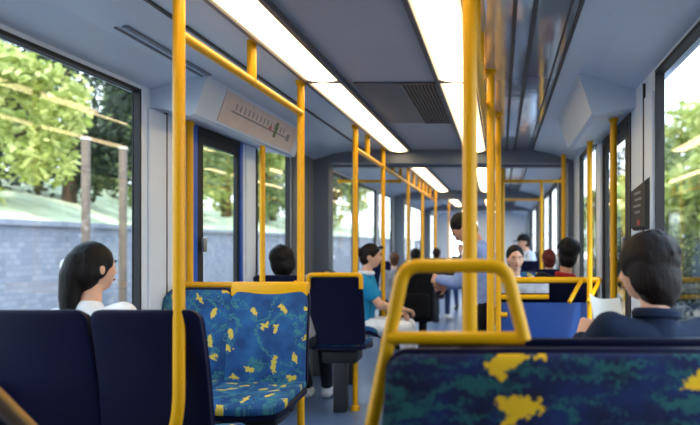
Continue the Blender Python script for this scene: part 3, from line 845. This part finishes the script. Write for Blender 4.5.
def person(label, x, y, yaw, seat=None, S=1.0, top='grey_cloth', legs='charcoal', shoes='black', skin='skin',
           hair='hair_black', style='short', hy=0, hp=0, bend=0.0, roll=0.0, LH=None, RH=None, sleeve='long', vox=.0085,
           female=False, face=True, group=None, collar=None, cap_m=None, feet=None, curl=.6, twist=0.0, hair_add=None):
    t = thing('person', label, 'person', (x, y, 0), yaw, group)
    sw = .165 if female else .185
    hz = (seat + .085) if seat else .90 * S
    hip = Vector((0, 0, hz))
    Rt = Matrix.Rotation(twist, 3, 'Z') @ Matrix.Rotation(-bend, 3, 'X') @ Matrix.Rotation(roll, 3, 'Y')
    T = lambda px, py, pz: hip + Rt @ (Vector((px, py, pz)) * S)
    sh = {s: T(s * sw, 0, .45) for s in (-1, 1)}
    neck0 = T(0, -.005, .485); neck1 = T(0, .018, .575)
    Rh = Rt @ Matrix.Rotation(hy, 3, 'Z') @ Matrix.Rotation(-hp, 3, 'X')
    hc = neck1 + (Rh @ Vector((0, .022, .105))) * S
    def torso(b, e, top_only=False):
        k = .092 if female else .104
        for s in (-1, 1):
            b.cap(T(s * .075, 0, .0), (.098 + e) * S, T(s * .07, .005, .16), (.082 + e) * S if female else (.095 + e) * S)
            b.cap(T(s * .07, .005, .16), (.084 + e) * S, T(s * .085, .005, .36), (k + e) * S)
            b.cap(T(s * .06, -.01, .40), (.075 + e) * S, T(s * (sw - .015), 0, .44), (.058 + e) * S)
        b.cap(T(0, 0, .05), (.10 + e) * S, T(0, .01, .36), (.10 + e) * S)
        b.cap(T(0, -.01, .40), (.08 + e) * S, T(0, -.005, .475), (.058 + e) * S)
        if female:
            for s in (-1, 1): b.ell(T(s * .075, .085, .30), ((.062 + e) * S,) * 3, 14, 10)
    # arms
    arms = {}
    for s, tg in ((-1, LH), (1, RH)):
        if tg is None:
            tg = (s * .13, .30, .20) if seat else (s * .26, .06, -.10)
        tg = hip + Vector(tg) * S
        el, wr = ik(sh[s], tg, .285 * S, .25 * S, (s * .7, -.6, -.8))
        arms[s] = (el, wr)
    # legs
    lg_ = {}
    for s in (-1, 1):
        h = hip + Vector((s * .088, 0, -.01)) * S
        ft = feet[s] if feet else ((s * .11, .47, .085) if seat else (s * .10, (.05 if s > 0 else -.04), .085))
        ft = Vector((ft[0] * S, ft[1] * S, .085))
        l1, l2 = .44 * S, (.44 * S if not seat else max(.40 * S, .40))
        if seat:
            kn = h + Vector((s * .045, .43, .0)) * S; kn.z = max(kn.z, .085 + .40 * S)
        else:
            kn, ft = ik(h, ft, l1, l2, (s * .1, 1, 0))
        lg_[s] = (h, kn, ft)
    b = MB()
    torso(b, 0)
    b.cap(neck0, .052 * S, neck1, .05 * S); b.cap(neck1, .05 * S, hc + Rh @ Vector((0, -.02, -.03)) * S, .05 * S)
    b.ell(hc, (.074 * S, .094 * S, .114 * S), 44, 32, Rh, lambda d, p: head_fn(d, p / S) * S)
    for s in (-1, 1):
        b.ell(hc + Rh @ Vector((s * .074, -.010, -.012)) * S, (.011 * S, .021 * S, .033 * S), 12, 8, Rh)
        el, wr = arms[s]
        b.cap(sh[s], .052 * S, el, .040 * S); b.cap(el, .041 * S, wr, .027 * S)
        f = (wr - el).normalized()
        hand(b, wr, f, Vector((0, -.35, 1)) if seat else Vector((s, 0, .2)), (-s if seat else s) * -1, S, curl)
        h, kn, ft = lg_[s]
        b.cap(h, .085 * S, kn, .057 * S); b.cap(kn, .056 * S, ft, .038 * S)
        b.cap(ft + Vector((0, -.03, -.045)) * 1, .035, ft + Vector((s * .015, .14, -.055)), .026)
    put_mesh(remeshed(b, vox, 2, 'body'), 'body', M[skin], t)
    # clothes
    b = MB(); torso(b, .013)
    for s in (-1, 1):
        el, wr = arms[s]
        if sleeve == 'long':
            b.cap(sh[s], .066 * S, el, .053 * S); b.cap(el, .053 * S, el.lerp(wr, .92), .042 * S)
        elif sleeve == 'short':
            b.cap(sh[s], .066 * S, sh[s].lerp(el, .62), .060 * S)
        else:
            b.cap(sh[s], .062 * S, sh[s].lerp(el, .1), .058 * S)
    put_mesh(remeshed(b, vox * 1.1, 4, 'top'), 'top', M[top], t)
    b = MB()
    for s in (-1, 1):
        h, kn, ft = lg_[s]
        b.cap(h, .102 * S, kn, .073 * S); b.cap(kn, .072 * S, kn.lerp(ft, .93), .056 * S)
    b.cap(hip + Vector((-.06, 0, .02)) * S, .11 * S, hip + Vector((.06, 0, .02)) * S, .11 * S)
    put_mesh(remeshed(b, vox * 1.2, 4, 'trousers'), 'trousers', M[legs], t)
    for s in (-1, 1):
        h, kn, ft = lg_[s]; b = MB()
        b.cap(ft + Vector((0, -.035, -.046)), .041, ft + Vector((s * .015, .15, -.052)), .034)
        b.cap(ft + Vector((0, -.01, -.02)), .046, ft + Vector((0, .05, -.045)), .040)
        me = remeshed(b, vox, 2, 'shoe'); 
        for v in me.vertices: v.co.z = max(v.co.z, .002)
        put_mesh(me, 'shoe', M[shoes], t)
    if collar:
        b = MB(); n = 18
        pts = [neck0.lerp(neck1, .25) + Rt @ Vector((math.cos(2 * PI * k / n) * .066, math.sin(2 * PI * k / n) * .064 + .004, .006)) * S for k in range(n + 1)]
        b.tube(pts, .022 * S, 8); b.build('collar', M[collar], t)
    H = lambda px, py, pz: hc + Rh @ (Vector((px, py, pz)) * S)
    # face
    if face:
        for s in (-1, 1):
            b = MB(); b.ell(H(s * .030, .0715, .004), (.0125 * S, .011 * S, .0085 * S), 12, 8, Rh); e = b.build('eye', M['eye_white'], t)
            b = MB(); b.ell(H(s * .030, .0805, .004), (.0065 * S, .004 * S, .0058 * S), 10, 8, Rh); b.build('iris', M['iris'], e)
            b = MB(); b.tube([H(s * .014, .095, .026), H(s * .030, .093, .031), H(s * .047, .080, .026)], .0038 * S, 6); b.build('eyebrow', M[hair], t)
        b = MB(); b.tube([H(-.022, .086, -.058), H(0, .0945, -.056), H(.022, .086, -.058)], [.003 * S, .0062 * S, .003 * S], 8); b.build('mouth', M['lip'], t)
    # hair
    b = MB()
    rr = random.Random(int(abs(x * 971 + y * 131)) + 3)
    def jit(d, p):
        n_ = noise.noise(Vector((d.x * 3.1, d.y * 3.1, d.z * 3.1 + x * 5)))
        return p * (1 + .05 * n_)
    full = 1.0
    if style == 'short':
        b.ell(H(0, -.026, .042), (.087 * S, .100 * S, .099 * S), 28, 20, Rh, jit)
        b.ell(H(0, -.040, -.03), (.074 * S, .070 * S, .085 * S), 22, 16, Rh, jit)
        for s in (-1, 1): b.ell(H(s * .066, -.016, .01), (.016 * S, .030 * S, .05 * S), 12, 10, Rh)
    elif style == 'mop':        # thick collar-length hair
        b.ell(H(0, -.020, .030), (.108 * S, .110 * S, .104 * S), 30, 22, Rh, jit)
        b.ell(H(0, -.045, -.045), (.100 * S, .080 * S, .110 * S), 26, 18, Rh, jit)
        for s in (-1, 1): b.ell(H(s * .082, -.020, -.02), (.026 * S, .05 * S, .085 * S), 14, 12, Rh, jit)
    elif style == 'ponytail':
        b.ell(H(0, -.012, .026), (.084 * S, .100 * S, .100 * S), 28, 20, Rh, jit)
        b.ell(H(0, -.050, -.02), (.078 * S, .066 * S, .095 * S), 22, 16, Rh, jit)
        a0, a1, a2, a3 = H(0, -.075, .03), H(-.01, -.095, -.03), H(-.02, -.105, -.13), H(-.02, -.11, -.27)
        b.cap(a0, .055 * S, a1, .055 * S); b.cap(a1, .055 * S, a2, .048 * S); b.cap(a2, .048 * S, a3, .034 * S)
        for s in (-1, 1): b.ell(H(s * .068, -.02, -.005), (.015 * S, .045 * S, .055 * S), 12, 10, Rh)
    elif style == 'loose':      # long hair hanging down the back
        b.ell(H(0, -.012, .028), (.086 * S, .101 * S, .102 * S), 28, 20, Rh, jit)
        b.ell(H(0, -.050, -.045), (.086 * S, .070 * S, .12 * S), 24, 16, Rh, jit)
        for k in range(5):
            q = (-.065 + .0325 * k); b.cap(H(q, -.075, -.03), .038 * S, H(q * .75, -.115, -.215 - .02 * math.cos(q * 30)), .024 * S)
    elif style == 'bun':
        b.ell(H(0, -.014, .028), (.083 * S, .099 * S, .098 * S), 28, 20, Rh, jit)
        b.ell(H(0, -.045, -.02), (.074 * S, .066 * S, .085 * S), 22, 16, Rh, jit)
        b.ell(H(0, -.115, .025), (.045 * S, .040 * S, .045 * S), 16, 12, Rh, jit)
    # rough locks
    for k in range(0 if style in ('ponytail', 'bun') or cap_m else 16):
        th = rr.uniform(-2.7, -.45); ph = rr.uniform(.1, 1.25)
        d = Vector((math.cos(th) * math.sin(ph), math.sin(th) * math.sin(ph), math.cos(ph)))
        q = Vector((d.x * .078, d.y * .095 - .02, d.z * .098 + .026)); tn_ = Vector((d.x * .3, d.y * .3 - .1, -.8))
        b.cap(H(*q), .021 * S, H(*(q + tn_ * .045 + d * .01)), .012 * S, 8)
    if hair_add: hair_add(b, H, S)
    put_mesh(remeshed(b, vox * .9, 2, 'hair'), 'hair', M[hair], t)
    if cap_m:
        b = MB()
        def capfn(d, p):
            if d.z < -.05: p.z = -.05 * .1
            return p
        b.ell(H(0, -.010, .040), (.098 * S, .114 * S, .102 * S), 28, 18, Rh, capfn)
        n = 12; vs = []
        for k in range(n + 1):
            a = PI * k / n
            vs.append(H(math.cos(a) * .086, .045 + math.sin(a) * .035, .047)); vs.append(H(math.cos(a) * .078, .05 + math.sin(a) * .125, .036))
        fs = [(2 * k, 2 * k + 1, 2 * k + 3, 2 * k + 2) for k in range(n)]
        m_ = len(vs); vs += [v + Rh @ Vector((0, 0, .007)) * S for v in vs]
        fs += [tuple(i + m_ for i in reversed(f)) for f in fs]
        for k in range(n):
            fs.append((2 * k + 1, 2 * k + 1 + m_, 2 * k + 3 + m_, 2 * k + 3))
        b.add(vs, fs); b.build('cap', M[cap_m], t)
    t_info = dict(H=H, T=T, arms=arms, hc=hc, hip=hip)
    return t, t_info

def world(t, p):
    return Matrix.Translation(t.location) @ Euler(t.rotation_euler).to_matrix().to_4x4() @ Vector(p)

def backpack(label, t, info, m, W=.34, Hh=.46, D=.18, z0=.02, S=1.0):
    T = info['T']; c = T(0, -.13 - D / 2, z0 + .22); w = world(t, c)
    o = thing('backpack', label, 'backpack', w, t.rotation_euler.z)
    b = MB()
    b.slab(W, Hh, D, .12, .06, lambda x, v, off: (x, off, v - Hh / 2), pillow=.45); b.build('bag', m, o)
    b = MB(); b.slab(W * .72, Hh * .42, .07, .05, .04, lambda x, v, off: (x, -D / 2 - .015 + off, v - Hh * .42), pillow=.5); b.build('front_pocket', m, o)
    b = MB(); b.tube([(-.04, 0, Hh / 2 - .01), (-.03, 0, Hh / 2 + .04), (.03, 0, Hh / 2 + .04), (.04, 0, Hh / 2 - .01)], .008, 8, .02); b.build('carry_loop', M['black'], o)
    for s in (-1, 1):
        b = MB(); b.tube([(s * .10, D / 2 - .01, Hh / 2 - .06), (s * .115, D / 2 + .06, Hh / 2 + .03), (s * .12, D / 2 + .20, Hh / 2 + .0), (s * .13, D / 2 + .235, .02), (s * .13, D / 2 + .06, -Hh * .32), (s * .12, D / 2 - .02, -Hh * .38)], .016, 8, .06)
        b.build('strap', M['black'], o)
    return o

# 1 ponytailed woman by the near left window
p1, i1 = person('woman with a long dark ponytail and white top by the near left window', -1.60, 2.97, -.12, .53, .87, 'white_cloth', 'denim', 'black', 'skin',
       'hair_black', 'ponytail', hy=-.42, hp=.02, bend=.03, roll=-.10, sleeve='none', female=True, vox=.007)
b = MB(); b.ell(i1['H'](-.052, -.098, .01), (.022, .030, .036), 12, 8); b.build('hair_clip', M['steel'], p1)
# 2 black-haired man past the left door
person('black-haired man from behind past the left door', -1.56, 5.72, 0, .505, .88, 'grey_cloth', 'charcoal', 'white_cloth', 'skin_tan', 'hair_black', 'mop', face=False, roll=-.19,
       feet={-1: (-.08, .70, .085), 1: (.10, .72, .085)})
# 3 woman in turquoise
def sung(b, H, S): pass
p3, i3 = person('woman in turquoise top and white trousers sitting sideways on the left', -1.29, 6.98, -PI / 2, .455, .96, 'turquoise', 'white_cloth', 'black', 'skin', 'hair_dark', 'bun',
       hy=.05, hp=.05, bend=.06, sleeve='short', female=True, LH=(-.10, .34, .12), RH=(.02, .40, .16), collar='white_cloth', vox=.008)
b = MB(); H = i3['H']
b.tube([H(-.088, -.02, .02), H(-.075, .045, .075), H(-.03, .085, .10), H(.03, .085, .10), H(.075, .045, .075), H(.088, -.02, .02)], .007, 8, .03)
for s in (-1, 1): b.ell(H(s * .036, .088, .095), (.026, .014, .018), 12, 8)
b.build('sunglasses', M['black'], p3)
# 4, 5 schoolchildren
p4, i4 = person('schoolchild with a large black backpack standing in the aisle', -.99, 8.7, .1, None, .73, 'denim', 'black_cloth', 'black', 'skin_tan', 'hair_black', 'short', face=False, group=None)
backpack('large black backpack on the standing schoolchild', p4, i4, M['black_cloth'], .44, .66, .20, -.10, .73)
person('brown-haired child in a grey shirt beside the black backpack', -1.30, 9.15, .5, None, .70, 'grey_cloth', 'charcoal', 'black', 'skin', 'hair_brown', 'short', face=False, sleeve='short')
# 6 standing man looking down
p6, i6 = person('dark-haired man standing in the aisle in a pale blue shirt, looking down', -.08, 5.80, 1.3, None, .935, 'pale_blue', 'black_cloth', 'black', 'skin_tan', 'hair_black', 'short',
       hy=.2, hp=.6, bend=.22, LH=(-.10, .42, .20), RH=(.06, .40, .14))
b = MB(); T = i6['T']; b.tube([T(-.07, .10, .44), T(-.04, .135, .30), T(0, .15, .12), T(.04, .135, .30), T(.07, .10, .44)], .009, 8); b.rbox(T(-.03, .14, .02) , T(.03, .16, .12), .004); b.build('lanyard', M['magenta'], p6)
# 7 man facing us
person('young black-haired man in a white shirt facing us over the partition', .12, 6.50, PI, .48, .89, 'white_cloth', 'charcoal', 'black', 'skin', 'hair_black', 'short', hy=.15, hp=.05)
# 8 far capped man
p8, i8 = person('far man in a light blue shirt and black cap looking left', .47, 12.2, PI / 2 + .35, .60, .97, 'shirt_light', 'charcoal', 'black', 'skin', 'hair_black', 'short', hp=.1, bend=.1, cap_m='black_cloth', vox=.011)
backpack('black backpack on the far man in the cap', p8, i8, M['black_cloth'], .28, .42, .15, .02)
# 9 auburn woman
person('auburn-haired woman in green seated beyond the capped man', .46, 7.13, .15, .51, .82, 'green_cloth', 'denim', 'black', 'skin', 'hair_auburn', 'bun', face=False, female=True, vox=.01)
# 10 capped man with red collar
person('man in a black cap and dark jacket with red collar behind the partition', .41, 5.60, .05, .51, .93, 'black_cloth', 'charcoal', 'black', 'skin_tan', 'hair_black', 'short', face=False, roll=.15, collar='red_cloth', cap_m='black_cloth')
# 11 near right reader
p11, i11 = person('dark-haired person in a navy jacket reading at the right window', .49, 2.41, .38, .505, .94, 'navy_coat', 'charcoal', 'black', 'skin', 'hair_dark', 'mop', hy=.55, hp=.12, bend=.10, roll=.09, collar='navy_coat',
       LH=(-.135, .25, .41), RH=(.0, .34, .36), vox=.0065, curl=.9)
# 12 far people
person('far seated passenger in dark clothes and white shoes left of the aisle', -1.08, 12.5, -.2, .50, .80, 'black_cloth', 'denim', 'white_cloth', 'skin', 'hair_dark', 'short', face=False, vox=.012)
person('far standing passenger in charcoal glimpsed beyond the seated dark one', -.80, 14.9, PI, None, .76, 'charcoal', 'denim', 'black', 'skin', 'hair_black', 'short', vox=.012)

# paper held by the reader
lw = world(p11, i11['arms'][-1][1])
o = MB()
n = 8; vs = []
for k in range(n + 1):
    for j in range(2):
        u = k / n - .5
        vs.append((u * .13, .03 * math.cos(u * 3) , -.07 + .15 * j)); 
fs = [(2 * k, 2 * k + 2, 2 * k + 3, 2 * k + 1) for k in range(n)]
m_ = len(vs); vs += [(a_, b_ + .003, c_) for a_, b_, c_ in vs]; fs += [tuple(i + m_ for i in reversed(f)) for f in fs]
fs += [(2 * k, 2 * k + m_, 2 * k + 2 + m_, 2 * k + 2) for k in range(n)] + [(2 * k + 1, 2 * k + 3, 2 * k + 3 + m_, 2 * k + 1 + m_) for k in range(n)]
fs += [(0, 1, 1 + m_, m_), (2 * n, 2 * n + m_, 2 * n + 1 + m_, 2 * n + 1)]
o.add(vs, fs)
pp = tag(o.build('newspaper', M['paper']), 'pale folded paper held by the person in the navy jacket', 'paper')
pp.location = (.385, 2.68, 1.045); pp.rotation_euler = (-.5, .15, .45)

# ------------------------------------------------------------------ outside
b = MB(); b.box((-60, -30, -.55), (60, 90, -.45)); struct(b.build('ground', M['ground'], smooth=False))
t = tag((lambda b: (b.box((-6.9, 3, -.45), (-6.5, 60, 1.55)), b.box((-6.95, 3, 1.55), (-6.45, 60, 1.63)), b.build('boundary_wall', M['block'], smooth=False))[-1])(MB()),
        'long grey block wall running outside the left windows', 'wall')
b = MB(); n = 40
vs = []; fs = []
for i in range(n + 1):
    y = 2 + i * 1.5
    for j, (x, z) in enumerate(((-6.9, 1.5), (-8.5, 2.0 + .12 * math.sin(i)), (-11, 2.7 + .2 * math.sin(i * .7)), (-16, 3.2), (-30, 3.4))):
        vs.append((x, y, z))
for i in range(n):
    for j in range(4): fs.append((i * 5 + j, i * 5 + j + 1, (i + 1) * 5 + j + 1, (i + 1) * 5 + j))
b.add(vs, fs); tag(b.build('grass_bank', M['grass']), 'sunlit grass bank above the grey wall', 'grass', kind='stuff')

def make_tree(label, leaf, h, r, n, seed, lsz=.16, group=None, low=.25):
    R = random.Random(seed)
    t = thing('tree', label, 'tree', (0, 0, 0), 0, group)
    b = MB(); b.tube([(0, 0, 0), (.06, .03, h * .3), (-.04, .0, h * .6), (0, 0, h * .85)], [.16, .13, .09, .03], 10)
    for k in range(6):
        a = R.uniform(0, 6.28); z = h * R.uniform(.3, .6)
        b.tube([(0, 0, z), (math.cos(a) * r * .4, math.sin(a) * r * .4, z + r * .35), (math.cos(a) * r * .7, math.sin(a) * r * .7, z + r * .5)], [.06, .04, .015], 7)
    b.build('trunk', M['bark'], t)
    b = MB(); cl = []
    for k in range(26):
        a = R.uniform(0, 6.28); u = R.uniform(-1, 1); q = R.uniform(.45, 1) ** .5
        w = math.sqrt(1 - u * u)
        cl.append((Vector((math.cos(a) * w * r * q, math.sin(a) * w * r * q, h * (.5 + low * .5) + u * h * (.5 - low * .5) * q)), r * R.uniform(.25, .45)))
    vs = []; fs = []
    for k in range(n):
        c, cr = R.choice(cl)
        d = Vector((R.gauss(0, 1), R.gauss(0, 1), R.gauss(0, 1))).normalized() * cr * R.uniform(.5, 1)
        p = c + d; e = Euler((R.uniform(-1, 1), R.uniform(-1, 1), R.uniform(0, 6.28))).to_matrix(); s = lsz * R.uniform(.6, 1.2)
        q = [p + e @ Vector(v) * s for v in ((-.5, 0, 0), (0, -.32, .06), (.5, 0, -.05), (0, .32, .06))]
        o_ = len(vs); vs += q; fs.append((o_, o_ + 1, o_ + 2, o_ + 3))
    b.add(vs, fs); me = bpy.data.meshes.new('crown'); me.from_pydata(vs, [], fs); me.update(); me.materials.append(leaf)
    o = bpy.data.objects.new('crown', me); col.objects.link(o); o.parent = t
    return t
gl, gr = 'trees outside the left windows', 'trees outside the right windows'
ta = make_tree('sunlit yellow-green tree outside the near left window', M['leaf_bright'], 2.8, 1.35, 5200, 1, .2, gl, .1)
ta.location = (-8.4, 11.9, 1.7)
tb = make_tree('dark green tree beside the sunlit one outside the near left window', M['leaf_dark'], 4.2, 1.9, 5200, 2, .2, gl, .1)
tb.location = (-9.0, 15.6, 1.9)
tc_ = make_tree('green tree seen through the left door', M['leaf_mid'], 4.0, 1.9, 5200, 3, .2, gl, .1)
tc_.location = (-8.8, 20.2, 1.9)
def again(src, x, y, z, s, rz, l, g):
    c = copy_tree(src); c.location = (x, y, z); c.scale = (s,) * 3; c.rotation_euler = (0, 0, rz); c['label'] = l; c['group'] = g; return c
far_l = 'blurred tree in the far row beyond the left windows'
for x, y, s, src in ((-9, 24.6, 1.2, ta), (-8.9, 29.2, 1.0, tc_), (-9, 34, 1.1, tb), (-9, 40, 1.4, ta), (-13.6, 17.6, 1.0, tc_), (-13.6, 22.6, 1.1, tb), (-13.8, 28.4, 1.4, ta)):
    again(src, x, y, 2.2, s, random.uniform(0, 6), far_l, gl)
r1 = again(ta, 6.0, 20.0, -.45, 1.9, 1, 'sunlit yellow-green tree outside the right window', gr)
r2 = again(tc_, 7.4, 27, -.45, 1.5, 2, 'mid green tree farther along outside the right window', gr)
far_r = 'blurred tree in the far row beyond the right windows'
for x, y, s, src in ((6.2, 14.2, 1.0, tb), (7.4, 34.2, 1.5, tb), (7.4, 42, 1.9, ta), (14.4, 16, 1.5, tb), (14.4, 23.5, 1.5, tc_), (14.4, 31, 1.6, tb), (3.9, 23.4, .55, tb), (4.2, 28.2, .6, tc_), (3.8, 17.2, .5, tb)):
    again(src, x, y, -.45, s, random.uniform(0, 6), far_r, gr)
for k, (x, y) in enumerate(((-6.2, 11.2), (-6.2, 12.3))):
    t = thing('post', ['timber post before the grey wall, nearer of two', 'timber post before the grey wall, farther of two'][k], 'post', (x, y, -.45), 0, 'timber posts')
    b = MB(); b.rbox((-.05, -.05, 0), (.05, .05, 3.3), .015); b.build('shaft', mat('timber', srgb(112, 96, 84), .85, 0, .2, 6), t)
    b = MB(); b.rbox((-.06, -.06, 3.3), (.06, .06, 3.34), .015); b.build('post_cap', M['steel'], t)

# ------------------------------------------------------------------ light
w = bpy.data.worlds.new('World'); sc.world = w; w.use_nodes = True
nt = w.node_tree; bg = nt.nodes['Background']
tc = nt.nodes.new('ShaderNodeTexCoord'); sp = nt.nodes.new('ShaderNodeSeparateXYZ'); rp = nt.nodes.new('ShaderNodeValToRGB')
nt.links.new(tc.outputs['Generated'], sp.inputs[0]); nt.links.new(sp.outputs[2], rp.inputs[0]); nt.links.new(rp.outputs[0], bg.inputs[0])
rp.color_ramp.elements[0].color = (.86, .93, 1, 1); rp.color_ramp.elements[0].position = 0
rp.color_ramp.elements[1].color = (.55, .75, 1, 1); rp.color_ramp.elements[1].position = .8
bg.inputs[1].default_value = 3.0
sd = bpy.data.lights.new('sun', 'SUN'); sd.energy = 3.2; sd.angle = .02; sd.color = (1, .95, .84)
so = bpy.data.objects.new('sun', sd); col.objects.link(so)
d = Vector((-.22, .75, -1.0)).normalized()
so.rotation_euler = d.to_track_quat('-Z', 'Y').to_euler()

# ------------------------------------------------------------------ camera
cd = bpy.data.cameras.new('camera'); co = bpy.data.objects.new('camera', cd); col.objects.link(co)
co.location = (0, 0, 1.3); co.rotation_euler = (PI / 2, 0, 0)
cd.sensor_width = 36; cd.lens = 36 * 750 / 700
cd.shift_x = -151 / 700; cd.shift_y = 31.5 / 700
cd.clip_start = .05; cd.clip_end = 300
cd.dof.use_dof = True; cd.dof.focus_distance = 3.8; cd.dof.aperture_fstop = 1.8
sc.camera = co
